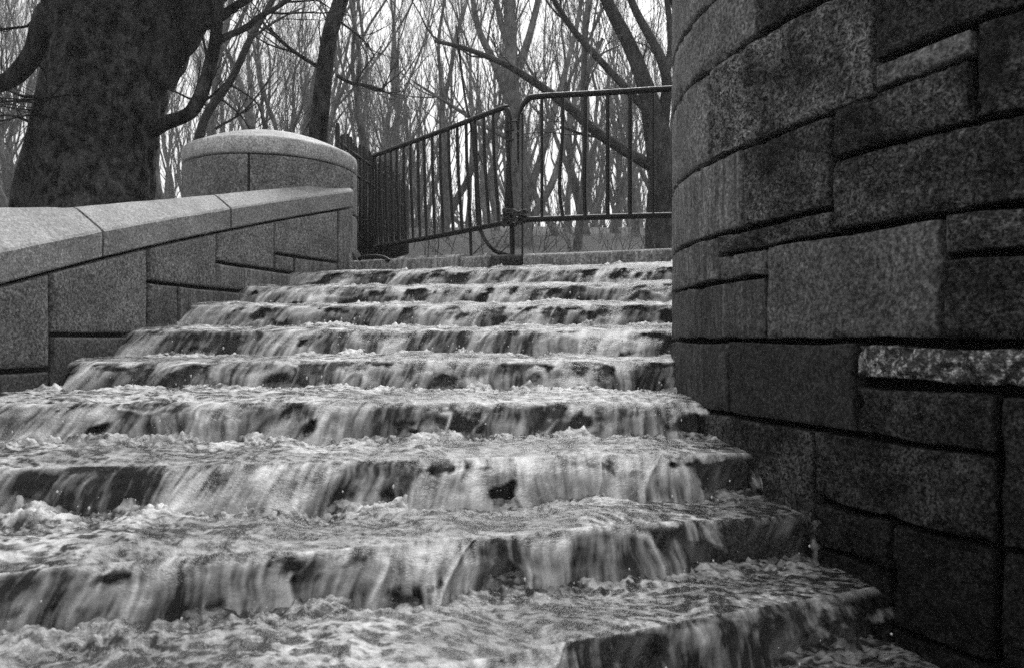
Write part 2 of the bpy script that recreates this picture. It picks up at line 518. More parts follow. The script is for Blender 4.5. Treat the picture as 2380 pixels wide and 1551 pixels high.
# coping: each stone has a plumb face, a weathered slope and a flat back
def coping(sa, sb, tone, seed):
    sa += .009; sb -= .009
    n = max(6, int((sb - sa) / .05))
    S = np.linspace(sa, sb, n)
    P = LW.P(S); N = LW.N(S, 1); z = capz(S) + .004
    kk = np.interp(S, [lx(0), lx(230), lx(530), lx(800)], [1.9, 1.25, 1.0, .85])
    prof = [(-.34, .0), (.010, .0), (.020, .008), (.020, .118), (.012, .130), (-.085, .208), (-.10, .213), (-.33, .20), (-.34, .19)]
    V = []
    for j, (o, h) in enumerate(prof + prof[:1]):
        o_ = np.where(o < 0, np.minimum(o * kk, o * .3 - .0), o) if -.2 < o < 0 else o
        h_ = .13 + (h - .13) * kk if h > .18 else h
        V.append(np.stack([P[:, 0] + N[:, 0] * o_, P[:, 1] + N[:, 1] * o_, z + h_], -1))
    m_ = len(prof)
    V = np.array(V[:-1])                      # m,n,3
    V[:, :, 2] += .004 * (vn(S[None, :] * 12, np.arange(m_)[:, None] * 3.1, 0, seed) - .5)
    idx = np.arange(m_ * n).reshape(m_, n)
    f = []
    for j in range(m_):
        j2 = (j + 1) % m_
        for i in range(n - 1):
            f.append([idx[j, i], idx[j, i + 1], idx[j2, i + 1], idx[j2, i]])
    f.append(idx[:, 0].tolist()); f.append(idx[::-1, -1].tolist())
    me = mesh_np('coping_stone', V.reshape(-1, 3), f, smooth=False)
    me.flip_normals()
    return put('coping_stone', me, M['coping'], lwall, tone * .88)
coping(lx(530), lx(817), .34, 1); coping(lx(230), lx(530), .33, 2); coping(lx(230) - 1.05, lx(230), .32, 3)
coping(lx(230) - 2.1, lx(230) - 1.05, .32, 4); coping(.05, lx(230) - 2.1, .32, 5)

# ---------------- gate pier (drum) at the left of the gate
PC, PR = np.array([-1.929, 5.892]), .66
pier = empty('gate_pier', (PC[0], PC[1], .4), label='round granite gate pier with shallow domed cap at the top of the stairs', cat='pier')
th = np.linspace(math.radians(150), math.radians(150) - 2 * math.pi, 400)      # clockwise seen from above
PCv = Curve([(PC[0] + PR * math.cos(a), PC[1] + PR * math.sin(a)) for a in th[::8]] + [(PC[0] + PR * math.cos(th[-1]), PC[1] + PR * math.sin(th[-1]))], 800)
def ps(ang):   # arc length at plan angle (degrees, math convention)
    return ((150 - ang) % 360) / 360 * PCv.L
def pier_side():
    s = ps(-90); n = PCv.N(np.array([s]), 1)[0]
    return 1 if n[1] < 0 else -1
psd = pier_side()
strip_core('mortar_bed', PCv, psd, 0, PCv.L, -.3, 1.33, .026, .3, pier, M['mortar'], .03)
def ang_at(xd):
    u = (xd - CX) / F; d = np.array([u, 1]) / math.hypot(u, 1)
    c = PC @ d; h = math.sqrt(max(1e-6, PR * PR - (PC @ PC - c * c)))
    p = d * (c - h) - PC
    return math.degrees(math.atan2(p[1], p[0]))
# angles going clockwise from the back: 150 -> -210
a578, a816, a783 = ang_at(578), ang_at(816), ang_at(783)
def pst(a0, a1, z0, z1, tone, mt='granite', seed=1):
    sa, sb = ps(a0), ps(a1)
    if sb < sa: sb += PCv.L
    sb = min(sb, PCv.L - .001)
    stone('block', PCv, psd, sa, sb, z0, z1, pier, M[mt], tone, seed=seed, res=.06, proud=.008, gap=.0075, r=.01)
pst(149.9, 60, .98, 1.322, .2, seed=41); pst(60, a816, .98, 1.322, .22, seed=42); pst(a816, a578, .98, 1.322, .215, seed=43)
pst(a578, a578 - 62, .98, 1.322, .205, seed=44); pst(a578 - 62, -209.9, .98, 1.322, .2, seed=45)
pst(149.9, 70, .3, .98, .2, seed=46); pst(70, a783 + 2, .3, .98, .22, 'streaky', 47); pst(a783 + 2, -110, .3, .98, .2, seed=48)
pst(-110, -209.9, .3, .98, .2, seed=49)
# domed cap
prof = [(0.0, 1.325), (.60, 1.325), (.655, 1.328), (.668, 1.338), (.668, 1.425), (.663, 1.443), (.648, 1.455)]
for k in np.linspace(.95, 0.0, 14):
    prof.append((.66 * k, 1.445 + .185 * (1 - k ** 2)))
na = 96
V = []; A = np.linspace(0, 2 * math.pi, na, endpoint=False)
for r_, z_ in prof:
    V.append(np.stack([PC[0] + r_ * np.cos(A), PC[1] + r_ * np.sin(A), np.full(na, z_) + .003 * (vn(np.cos(A) * 6 + 9, np.sin(A) * 6 + r_ * 20, 0, 3) - .5)], -1))
V = np.array(V); idx = np.arange(len(prof) * na).reshape(len(prof), na)
f = np.stack([idx[:-1, :], np.roll(idx[:-1], -1, 1), np.roll(idx[1:], -1, 1), idx[1:, :]], -1).reshape(-1, 4)
put('capstone', mesh_np('capstone', V.reshape(-1, 3), f), M['coping'], pier, .56)

# ---------------- tall curved wall on the right
S_SIL = RW.S[np.argmin(RW.Q[:, 0] / np.where(RW.Q[:, 1] > .5, RW.Q[:, 1], 1e9) + np.where(RW.Q[:, 1] > .5, 0, 9))]
rx = lambda xd: RW.s_at(xd, lo=S_SIL)
rwall = empty('retaining_wall', (.9, 2.4, LAND), label='dark curved granite block wall right of the flooded stairs', cat='wall')
strip_core('mortar_bed', RW, 1, .02, RW.L - .02, LAND - .3, 2.0, .034, .42, rwall, M['mortar'], .006)
_k = [100]
def Rb(xa, xb, z0, z1, tone, mt='rough', rough=.02, **k):  # tone: wet stone plus painted light, paler at drum edge, darker rightward
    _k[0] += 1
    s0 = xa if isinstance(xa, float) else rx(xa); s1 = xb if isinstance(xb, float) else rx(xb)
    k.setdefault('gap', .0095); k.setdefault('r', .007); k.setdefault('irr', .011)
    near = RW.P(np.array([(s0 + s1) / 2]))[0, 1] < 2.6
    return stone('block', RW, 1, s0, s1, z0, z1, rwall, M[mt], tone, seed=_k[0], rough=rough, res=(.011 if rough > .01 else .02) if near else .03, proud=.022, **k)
b_ = S_SIL - .55
f_ = rx(2640)
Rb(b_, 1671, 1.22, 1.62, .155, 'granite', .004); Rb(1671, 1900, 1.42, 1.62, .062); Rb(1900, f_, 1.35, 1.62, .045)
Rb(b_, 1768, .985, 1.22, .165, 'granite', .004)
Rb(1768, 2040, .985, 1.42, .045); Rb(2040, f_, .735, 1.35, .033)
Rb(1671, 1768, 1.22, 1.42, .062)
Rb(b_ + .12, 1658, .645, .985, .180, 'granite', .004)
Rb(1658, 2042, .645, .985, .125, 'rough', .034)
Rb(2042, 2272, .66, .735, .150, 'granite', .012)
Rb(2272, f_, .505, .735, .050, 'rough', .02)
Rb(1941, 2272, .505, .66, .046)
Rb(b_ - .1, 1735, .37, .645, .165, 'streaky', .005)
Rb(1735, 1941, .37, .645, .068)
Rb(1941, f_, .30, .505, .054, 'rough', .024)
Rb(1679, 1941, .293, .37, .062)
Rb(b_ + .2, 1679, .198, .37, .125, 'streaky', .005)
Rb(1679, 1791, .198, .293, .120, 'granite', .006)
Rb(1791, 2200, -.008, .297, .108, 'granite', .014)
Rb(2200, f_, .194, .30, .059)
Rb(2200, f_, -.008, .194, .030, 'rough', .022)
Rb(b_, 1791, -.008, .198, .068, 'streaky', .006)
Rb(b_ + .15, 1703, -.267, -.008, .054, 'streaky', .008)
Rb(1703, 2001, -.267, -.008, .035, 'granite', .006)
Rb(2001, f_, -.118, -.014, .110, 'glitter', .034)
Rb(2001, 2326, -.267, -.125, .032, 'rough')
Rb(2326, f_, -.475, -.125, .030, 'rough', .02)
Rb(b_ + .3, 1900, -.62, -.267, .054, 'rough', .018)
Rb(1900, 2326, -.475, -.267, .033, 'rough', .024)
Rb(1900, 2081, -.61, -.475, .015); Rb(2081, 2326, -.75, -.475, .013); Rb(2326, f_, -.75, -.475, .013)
Rb(1900, 2081, LAND, -.61, .013); Rb(2081, f_, LAND, -.75, .011); Rb(b_ + .3, 1900, LAND, -.62, .013)  # foot blocks toned down further, lens corner darkening put into their colour
# parts of the same wall beyond the picture's edge and round the back
for j, (z0, z1) in enumerate(((LAND, -.7), (-.7, -.3), (-.3, .1), (.1, .55), (.55, .95), (.95, 1.62))):
    n_ = 3; e_ = np.linspace(f_, RW.L - .03, n_ + 1)
    for q in range(n_):
        Rb(float(e_[q]), float(e_[q + 1]), z0, z1, .04)
for j, (z0, z1) in enumerate(((.2, .6), (.6, 1.0), (1.0, 1.3), (1.3, 1.62))):
    e_ = np.linspace(.05, b_ - .1, 4)
    for q in range(3):
        Rb(float(e_[q]), float(e_[q + 1]), z0, z1, .13, 'granite', .004)
S = np.linspace(.02, RW.L - .02, 80)
for q in range(6):
    a0, a1 = .02 + (RW.L - .04) * q / 6, .02 + (RW.L - .04) * (q + 1) / 6
    S = np.linspace(a0 + .005, a1 - .005, 16)
    P = RW.P(S); N = RW.N(S, 1)
    V = np.stack([np.stack([P[:, 0] + N[:, 0] * o, P[:, 1] + N[:, 1] * o, np.full(16, 1.63 + h)], -1) for o, h in ((-.5, 0), (.05, 0), (.05, .14), (.0, .17), (-.5, .2))])
    idx = np.arange(5 * 16).reshape(5, 16)
    fl = [[idx[j, i], idx[j, i + 1], idx[(j + 1) % 5, i + 1], idx[(j + 1) % 5, i]] for j in range(5) for i in range(15)] + [idx[:, 0].tolist(), idx[::-1, -1].tolist()]
    me = mesh_np('coping_stone', V.reshape(-1, 3), fl, smooth=False); me.flip_normals()
    put('coping_stone', me, M['granite'], rwall, .12)

# ---------------------------------------------------------------- stairs
stairs = empty('stone_stairs', (0, 2.7, LAND), label='dark granite stairs fanning down under rushing water', cat='stairs')
for i in range(NST):
    xl, xr = XL[i] - .12, XR[i] + .14
    if i == 0: yb = lambda x: KY + KS * x + .1
    else: yb = lambda x, k=i: YC[k - 1] + SL[k - 1] * x + .05
    n = 40
    xs = np.linspace(xl, xr, n)
    ny = YC[i] + SL[i] * xs + .006 * (vn(xs * 7, i * 3.3, 0, 4) - .5)
    z = ZN[i]
    rows = [np.stack([xs, ny, np.full(n, z - RISE - .25)], -1), np.stack([xs, ny + .0, np.full(n, z - .014)], -1), np.stack([xs, ny + .005, np.full(n, z - .004)], -1),
            np.stack([xs, ny + .014, np.full(n, z)], -1), np.stack([xs, np.maximum(yb(xs), ny + .1), np.full(n, z + .004)], -1), np.stack([xs, np.maximum(yb(xs), ny + .1), np.full(n, z - RISE - .25)], -1)]
    V = np.array(rows)
    idx = np.arange(6 * n).reshape(6, n)
    fl = grid_faces(6, n).tolist() + [idx[:, 0].tolist(), idx[::-1, -1].tolist(), ]
    me = mesh_np('step', V.reshape(-1, 3), fl, smooth=False)
    put('step', me, M['wetstep'], stairs, .05)
pl = mesh_np('landing', [(-3.2, -6, LAND), (6, -6, LAND), (6, 1.6, LAND), (-3.2, 1.6, LAND)], np.array([[0, 1, 2, 3]]), False)
tag(put('pavement', pl, M['wetstep'], None, .06), kind='structure')

# threshold kerb under the gate: three stones
kerb = empty('threshold_kerb', (0, 5.3, Z1), label='low rounded granite kerb under the iron gate', cat='kerb')
def kstone(x0, x1, tone, mt, drop=0.0, seed=1):
    n = max(6, int((x1 - x0) / .05))
    xs = np.linspace(x0, x1, n); ny = KY + KS * xs
    prof = [(.0, -.16), (.0, -.045), (.012, -.018), (.035, -.004), (.07, .0), (.34, .004), (.36, -.02), (.36, -.16)]
    V = np.array([np.stack([xs + o * .3, ny + o + drop, np.full(n, KZ + h) + .006 * (vn(xs * 6, h * 40, 0, seed) - .5)], -1) for o, h in prof])
    idx = np.arange(len(prof) * n).reshape(len(prof), n)
    fl = grid_faces(len(prof), n).tolist() + [idx[:, 0].tolist(), idx[::-1, -1].tolist()]
    me = mesh_np('kerb_stone', V.reshape(-1, 3), fl)
    o = put('kerb_stone', me, M[mt], kerb, tone)
    return o
kstone(-1.42, -.172, .25, 'streaky', 0, 1)
kstone(-.160, .075, .055, 'rough', .012, 2)
kstone(.080, 1.55, .28, 'streaky', 0, 3)

# ---------------------------------------------------------------- water
water = empty('water', (0, 2.7, LAND))
tag(water, label='shallow flood water pouring down the stairs in foaming sheets', kind='structure')
drops = []
def flow(x, i):
    """how much water runs here: heavy at the left and middle, thin at the lower right"""
    q = 1.0 - .55 * sst(.0, 1.0, x) * sst(4.5, 7.5, i) - .25 * sst(.3, .9, x) * sst(1, 4, i)
    return q
LIPC = {}
def water_step(i):
    yc, sl, z = YC[i], SL[i], ZN[i]
    xl, xr = XL[i] - .02, XR[i] + .02
    Ym = max(yc, .9)
    ds = max(.0035, .0019 * Ym) if i < 9 else .009
    ns = int((xr - xl) / ds)
    xs = np.linspace(xl, xr, ns)
    depth = (YC[i - 1] if i > 0 else KY) - yc
    nt_ = int(min(90, max(30, depth / max(.005, .0026 * Ym))))
    nf = int(min(70, max(26, .22 / max(.0034, .0022 * Ym))))
    sd = 50 + i * 7
    ang = math.atan(sl); fx_, fy_ = math.sin(ang), -math.cos(ang)          # flow direction in plan (down-slope)
    q = flow(xs, i)[None, :]
    # --- tread part: v = distance behind the lip
    if i > 0:
        back = (YC[i - 1] + SL[i - 1] * xs) - (yc + sl * xs) + .015
    else:
        back = (KY + KS * xs) - (yc + sl * xs) + .02
    back = np.maximum(back, .12)
    tt = np.linspace(1, 0, nt_) ** 1.25
    vT = tt[:, None] * back[None, :]
    XT = xs[None, :] - fx_ * vT * .5
    YT = yc + sl * xs[None, :] + vT
    imp = sst(.30, .72, tt)[:, None] * np.ones((1, ns))         # impact zone towards the riser behind
    w0 = fbm(XT * 3.5, YT * 5, i * 2.2, sd + 30, 2)
    wx = XT + .09 * (w0 - .5); wy = YT + .08 * (fbm(XT * 6, YT * 6, i, sd + 31, 2) - .5)
    w1 = fbm(wx * 9, wy * 13, i * 1.7, sd, 3)
    w2 = fbm(wx * 36, wy * 40, i * 2.7, sd + 1, 3)
    ridged = 1 - np.abs(2 * w2 - 1)
    strk = fbm(wx * 24, vT * 6 + 3 * w0, 0, sd + 2, 3)
    swell = fbm(xs * 4.2, i * 3.7, 0, sd + 33, 2)[None, :]       # uneven depth along the lip
    film = .012 + .022 * q + .034 * (swell - .5) * q
    amp = (.008 + .018 * imp) * (.35 + .65 * q)
    peaks = np.clip(w2 - .54, 0, 1) * 3.0 * np.clip(w1 - .40, 0, 1) * 2.4
    dz = film + amp * ((w1 - .5) * 2.4 + (ridged - .6) * .7) + .034 * imp * peaks * q + .024 * imp * (fbm(wx * 60, wy * 70, i, sd + 40, 2) - .5)
    roll = np.clip(1 - vT / .13, 0, 1) ** 2
    dz = np.maximum(dz * (1 - .60 * roll), .003)
    ZT = z + dz
    lace = 1 - np.abs(2 * fbm(wx * 17 + 1.6 * w1, wy * 36 + 2.2 * w0, i, sd + 5, 4, .6) - 1)
    w3 = fbm(wx * 70, wy * 85, i, sd + 41, 2)
    foamT = .05 + .52 * sst(.66, .95, lace) + .16 * imp * sst(.40, .65, w1) + .55 * (w3 - .5) + .5 * (strk - .5) + .45 * (w1 - .5) - .20 * (1 - q)
    calm = sst(.46, .64, fbm(wx * 2.6 + 7, wy * 4.0, i, sd + 44, 2))
    foamT = foamT * (1 - .45 * calm) + .14 * roll + .30 * imp * np.clip(peaks, 0, 1)
    coverT = np.clip(.45 + .55 * q + .6 * (w1 - .5) + .4 * imp, .30, 1)
    coverT = np.maximum(coverT, sst(.5, .7, foamT))
    # --- falling part
    tau = np.linspace(0, 1, nf + 1)[1:][:, None]
    hi = sst(4.5, 2.0, i)                                          # upper steps are seen with the flow raking left
    left = sst(.9, -.8, xs)[None, :]
    slant = -(.075 * hi + (1 - hi) * .045 * left) - .006
    wa = fbm(xs[None, :] * 5, tau * 1.6 + i * 3.1, 0, sd + 10, 2) - .5
    lat = slant * tau + .075 * wa * tau
    stx = xs[None, :] + .10 * wa * (.4 + tau)                      # threads splay and gather
    big = fbm(stx * 4.6, tau * .35 + i * 5.1, 0, sd + 8, 2)
    s1 = fbm(stx * 28, tau * 1.5 + i * 3, 0, sd + 11, 4, .6)
    s2 = fbm(stx * 9.5, tau * 2.6 + i * 3, 0, sd + 12, 3)
    s3 = fbm(stx * 90, tau * 2.5, 0, sd + 13, 2)
    ribn = fbm(stx * 5.2 + .3 * tau, tau * .7 + i, 0, sd + 15, 2)
    rib = sst(.55, .8, q) * sst(.90, 1.0, 1 - np.abs(2 * ribn - 1)) * sst(.45, .6, vn(xs[None, :] * 3.1, i * 1.3 + tau * .5, 0, sd + 16))
    Vf = (.065 + .30 * np.clip(big - .28, 0, 1)) * (.35 + .70 * q)
    out_ = Vf * tau ** .95 + .055 * (s2 - .5) * tau + .020 * (s1 - .5) * tau ** .6 + .014 * rib * tau ** .4 * q + .004
    fall = (RISE + .02) * tau ** 1.85
    z0 = ZT[-1][None, :]
    XF = xs[None, :] + lat + fx_ * out_
    YF = yc + sl * xs[None, :] + fy_ * out_
    ZF = z0 - fall - .012 * tau + .016 * (s2 - .5) * tau
    hole = fbm(stx * 7.5 + 11, tau * 2.2 + i * 1.9, 0, sd + 17, 4, .6)
    cov = (hole - (.478 - .030 * sst(5, 2, i))) * 7.0 + 1.15 * (q - .62) * 2.2 - .55 * sst(.05, .40, tau) + .55 * sst(.78, 1.0, tau) + 1.4 * (s1 - .5) + .26
    coverF = sst(-.45, .60, cov) * (.88 + .3 * (s2 - .5))
    liph = sst(.30, .02, tau)
    coverF = np.maximum(coverF, liph * (.45 + .5 * q))
    threads = sst(.64, .82, s1) * sst(.40, .65, vn(stx * 8, i * 2.2, 0, sd + 14))
    coverF = np.clip(np.maximum(np.maximum(coverF, .7 * threads), .95 * rib), 0, 1)
    foamF = .38 + .90 * (s1 - .5) + .85 * (s2 - .5) + .70 * (s3 - .5) + .22 * threads + .34 * rib + .50 * (big - .5) + .20 * sst(.75, 1, tau) - .14 * (1 - q)
    V = np.concatenate([np.stack([XT, YT, ZT], -1), np.stack([XF, YF, ZF], -1)], 0)
    foam = np.clip(np.concatenate([foamT, foamF], 0), 0, 1)
    cover = np.clip(np.concatenate([coverT, coverF], 0), 0, 1)
    faces = grid_faces(nt_ + nf, ns)
    cv = cover.ravel()
    keep = cv[faces].max(1) > .03
    me = mesh_np('water_sheet', V.reshape(-1, 3), faces[keep])
    set_attr(me, 'foam', foam); set_attr(me, 'cover', cover)
    put('water_sheet', me, M['water'], water)
    # second thin veil hugging the riser
    nb = max(10, nf // 2)
    tb = np.linspace(0, 1, nb)[:, None]
    s4 = fbm(xs[None, :] * 30 + 1.2 * tb, tb * 1.1 + i, 0, sd + 20, 3, .6); s5 = fbm(xs[None, :] * 6, tb * 1.5, i, sd + 21, 2)
    ob = .006 + .03 * tb * s5
    Vb = np.stack([xs[None, :] - .03 * tb * 1 + 0 * ob, yc + sl * xs[None, :] - ob, z + .004 - (RISE + .02) * tb ** 1.2 + 0 * ob], -1)
    cb = sst(.45, .85, .25 + .5 * s4 + .6 * (s5 - .25) - .15 * (1 - q)) * .7
    fb = .25 + .7 * (s4 - .45)
    fa = grid_faces(nb, ns)
    kp = cb.ravel()[fa].max(1) > .03
    if kp.sum() > 10:
        me = mesh_np('water_veil', Vb.reshape(-1, 3), fa[kp])
        set_attr(me, 'foam', np.clip(fb, 0, 1)); set_attr(me, 'cover', cb)
        put('water_veil', me, M['water'], water)
    # splash drops above the place where the fall lands
    nd = 130 if i < 3 else 170
    px = rng.uniform(xl + .05, xr - .05, nd)
    sel = rng.random(nd) < flow(px, i) * .9
    px = px[sel]
    py = yc + sl * px + fy_ * (.08 + .10 * rng.random(len(px)))
    pz = z - RISE + .03 + .08 * rng.random(len(px)) ** 2.4
    drops.append(np.stack([px, py, pz, .001 + .0022 * rng.random(len(px)) ** 3 * (Ym / 2.5 + .4)], -1))
for i in range(NST):
    water_step(i)

# thin film running over the left part of the kerb
xs = np.linspace(-1.36, -.17, 260); tb = np.linspace(0, 1, 30)[:, None]
prof_o = np.interp(tb, [0, .3, .45, .6, 1], [.2, .02, -.006, -.014, -.028]); prof_z = np.interp(tb, [0, .3, .45, .6, 1], [.012, .010, -.012, -.05, -.15])
s1 = fbm(xs[None, :] * 30 - 1.5 * tb, tb * 1.0, 0, 400, 3); s2 = fbm(xs[None, :] * 7 - .6 * tb, tb * .6, 0, 401, 2)
V = np.stack([xs[None, :] - .05 * tb + prof_o * .3, KY + KS * xs[None, :] + prof_o - .006 * s1, KZ + prof_z + 0 * s1], -1)
cov = sst(.42, .68, .55 * s1 + .6 * s2 - .05) * sst(-1.2, -.95, xs)[None, :] * .8
me = mesh_np('water_veil', V.reshape(-1, 3), grid_faces(30, 260))
set_attr(me, 'foam', np.clip(.35 + .9 * (s1 - .45), 0, 1)); set_attr(me, 'cover', cov)
put('water_veil', me, M['water'], water)

# pool on the landing at the foot of the stairs
px_, py_ = np.meshgrid(np.linspace(-3.0, 4.5, 110), np.linspace(-4, 1.3, 80))
w = fbm(px_ * 9, py_ * 9, 0, 71, 4)
me = mesh_np('water_pool', np.stack([px_, py_, LAND + .02 + .02 * (w - .4)], -1), grid_faces(80, 110))
set_attr(me, 'foam', np.clip(.1 + 1.2 * (w - .4), 0, 1)); set_attr(me, 'cover', np.ones_like(w))
put('water_pool', me, M['water'], water)

# drops: little icosahedra drawn out upwards
D = np.vstack(drops)
ph = (1 + 5 ** .5) / 2
ico = np.array([(-1, ph, 0), (1, ph, 0), (-1, -ph, 0), (1, -ph, 0), (0, -1, ph), (0, 1, ph), (0, -1, -ph), (0, 1, -ph), (ph, 0, -1), (ph, 0, 1), (-ph, 0, -1), (-ph, 0, 1)]) / 1.9
icf = np.array([(0, 11, 5), (0, 5, 1), (0, 1, 7), (0, 7, 10), (0, 10, 11), (1, 5, 9), (5, 11, 4), (11, 10, 2), (10, 7, 6), (7, 1, 8), (3, 9, 4), (3, 4, 2), (3, 2, 6), (3, 6, 8), (3, 8, 9), (4, 9, 5), (2, 4, 11), (6, 2, 10), (8, 6, 7), (9, 8, 1)])
nd = len(D)
st = np.stack([np.ones(nd), np.ones(nd), 1 + 1.2 * rng.random(nd)], -1)
V = D[:, None, :3] + ico[None] * D[:, None, 3:4] * st[:, None, :]
fd = (icf[None] + (np.arange(nd) * 12)[:, None, None]).reshape(-1, 3)
o = put('splash_drops', mesh_np('splash_drops', V.reshape(-1, 3), fd), M['drops'], water)
o['kind'] = 'stuff'

# ---------------------------------------------------------------- tubes
class Tubes:
    def __init__(self): self.V, self.Fq, self.n = [], [], 0
    def add(self, P, r, sides=6, cap=True):
        P = np.asarray(P, float); n = len(P)
        r = np.broadcast_to(np.asarray(r, float), (n,))
        T = np.gradient(P, axis=0); T /= np.maximum(np.linalg.norm(T, axis=1), 1e-9)[:, None]
        ref = np.array([0, 0, 1.0]) if abs(T[:, 2]).mean() < .8 else np.array([1.0, 0, 0])
        U = np.cross(T, ref); U /= np.maximum(np.linalg.norm(U, axis=1), 1e-9)[:, None]
        W = np.cross(T, U)
        A = np.linspace(0, 2 * math.pi, sides, endpoint=False)
        R = P[:, None, :] + r[:, None, None] * (np.cos(A)[None, :, None] * U[:, None, :] + np.sin(A)[None, :, None] * W[:, None, :])
        i = np.arange(n - 1)[:, None] * sides; j = np.arange(sides)[None, :]; j2 = (j + 1) % sides
        f = np.stack([i + j, i + sides + j, i + sides + j2, i + j2], -1).reshape(-1, 4) + self.n
        self.V.append(R.reshape(-1, 3)); self.Fq.append(f); self.n += n * sides
        if cap:
            for base, c in ((0, P[0]), ((n - 1) * sides, P[-1])):
                self.V.append(c[None]); ci = self.n; self.n += 1
                jj = np.arange(sides)
                ring = self.n - 1 - n * sides + base if base == 0 else None
                st_ = ci - (n * sides if base == 0 else n * sides + 1) + base
                self.Fq.append(np.stack([st_ + jj, st_ + (jj + 1) % sides, np.full(sides, ci), np.full(sides, ci)], -1))
    def mesh(self, name):
        V = np.vstack(self.V); Fq = np.vstack(self.Fq)
        tri = Fq[:, 2] == Fq[:, 3]
        if tri.any():
            me = bpy.data.meshes.new(name)
            q, t = Fq[~tri], Fq[tri][:, :3]
            me.vertices.add(len(V)); me.vertices.foreach_set('co', V.astype(np.float32).ravel())
            lv = np.r_[q.ravel(), t.ravel()].astype(np.int32)
            me.loops.add(len(lv)); me.loops.foreach_set('vertex_index', lv)
            me.polygons.add(len(q) + len(t))
            me.polygons.foreach_set('loop_start', np.r_[np.arange(len(q)) * 4, len(q) * 4 + np.arange(len(t)) * 3].astype(np.int32))
            me.update(calc_edges=True)
            me.polygons.foreach_set('use_smooth', np.ones(len(me.polygons), dtype=bool))
            return me
        return mesh_np(name, V, Fq)

def smooth_path(pts, n=24):
    P = np.array(pts, float)
    ext = np.vstack([2 * P[0] - P[1], P, 2 * P[-1] - P[-2]])
    t = np.linspace(0, len(P) - 1, n); out = []
    for v in t:
        i = min(int(v), len(P) - 2); u = v - i
        p0, p1, p2, p3 = ext[i:i + 4]
        out.append(.5 * (2 * p1 + (p2 - p0) * u + (2 * p0 - 5 * p1 + 4 * p2 - p3) * u * u + (3 * p1 - p0 - 3 * p2 + p3) * u ** 3))
    return np.array(out)

def tube_obj(name, pts, r, parent, mt='iron', sides=10, tone=None):
    t = Tubes(); t.add(pts, r, sides); return put(name, t.mesh(name), M[mt], parent, tone)

# ---------------------------------------------------------------- iron gate (two leaves), chain
G0 = np.array([.0, 5.34]); GL = np.array([-1.40, 6.98]); GR0 = np.array([.045, 5.29]); GR1 = np.array([1.42, 5.05])
gl = empty('iron_gate', (G0[0], G0[1], KZ), label='left black iron gate leaf swung back towards the picket fence', cat='gate', group='leaves of the iron gate')
def onl(t): return G0 + (GL - G0) * t
zt, zb = 1.70, .855
def p3(a, z): return np.array([a[0], a[1], z])
path = [p3(onl(.03), zb), p3(onl(.018), 1.2), p3(onl(.012), 1.55), p3(onl(.016), 1.64), p3(onl(.03), 1.685), p3(onl(.055), 1.70), p3(onl(.3), zt), p3(onl(.6), zt), p3(onl(.93), 1.705), p3(onl(.975), 1.69), p3(onl(.995), 1.62), p3(onl(1), 1.4), p3(onl(1), zb)]
tube_obj('frame', smooth_path(path, 70), .020, gl)
tube_obj('bottom_rail', smooth_path([p3(onl(.0), zb - .005), p3(onl(.5), zb - .012), p3(onl(1), zb + .0)], 14), .021, gl)
barx = [1146, 1124, 1103, 1083, 1062, 1042, 1023, 1004, 985, 970, 954, 938, 922, 908, 895, 883, 872]
dl = GL - G0
for k, xd in enumerate(barx):
    u = (xd - CX) / F
    t_ = (u * G0[1] - G0[0]) / (dl[0] - u * dl[1])
    t2 = max(0.02, t_ - .02 - .012 * (k < 6))
    zend = zb if k != 3 else KZ + .01
    w_ = .01 * (R_.random() - .5)
    tube_obj('bar', smooth_path([p3(onl(t_), zt - .005), p3(onl(t_ - .004) + w_, 1.4), p3(onl((t_ + t2) / 2), 1.15), p3(onl(t2), zend)], 10), .013 if k != 2 else .017, gl, sides=8)
tube_obj('post', smooth_path([p3(G0 + [-.035, 0], 1.60), p3(G0 + [-.02, 0], 1.2), p3(G0, zb), p3(G0 + [.004, 0], KZ - .01)], 12), .019, gl)
tube_obj('latch', smooth_path([p3(G0 + [-.03, -.02], 1.565), p3(G0 + [.03, -.03], 1.575), p3(G0 + [.034, -.03], 1.55)], 6), .006, gl, sides=6)
for zz_ in (1.50, 1.43):
    tube_obj('hinge_pin', [p3(G0 + [-.045, -.02], zz_), p3(G0 + [-.01, -.035], zz_ + .004), p3(G0 + [.012, -.035], zz_ + .004)], .008, gl, sides=6)

gr = empty('iron_gate', (GR0[0], GR0[1], KZ), label='right black iron gate leaf closing the stair top beside the dark wall', cat='gate', group='leaves of the iron gate')
def onr(t): return GR0 + (GR1 - GR0) * t
ztr, zbr = 1.735, .852
path = [p3(onr(0), zbr), p3(onr(0), 1.3), p3(onr(0), 1.55), p3(onr(.012), 1.64), p3(onr(.045), 1.71), p3(onr(.10), ztr), p3(onr(.4), ztr), p3(onr(.7), ztr + .002), p3(onr(1), ztr)]
pp = smooth_path(path, 50)
tube_obj('frame', pp, np.interp(np.arange(50), [0, 16, 24, 49], [.009, .010, .021, .021]), gr)
tube_obj('frame_bar', [p3(onr(.022), KZ), p3(onr(.022), 1.2), p3(onr(.022), 1.62)], .007, gr, 'steel', 8)
tube_obj('bottom_rail', smooth_path([p3(onr(-.0), zbr), p3(onr(.5), zbr + .004), p3(onr(1), zbr)], 14), .021, gr)
dr = GR1 - GR0
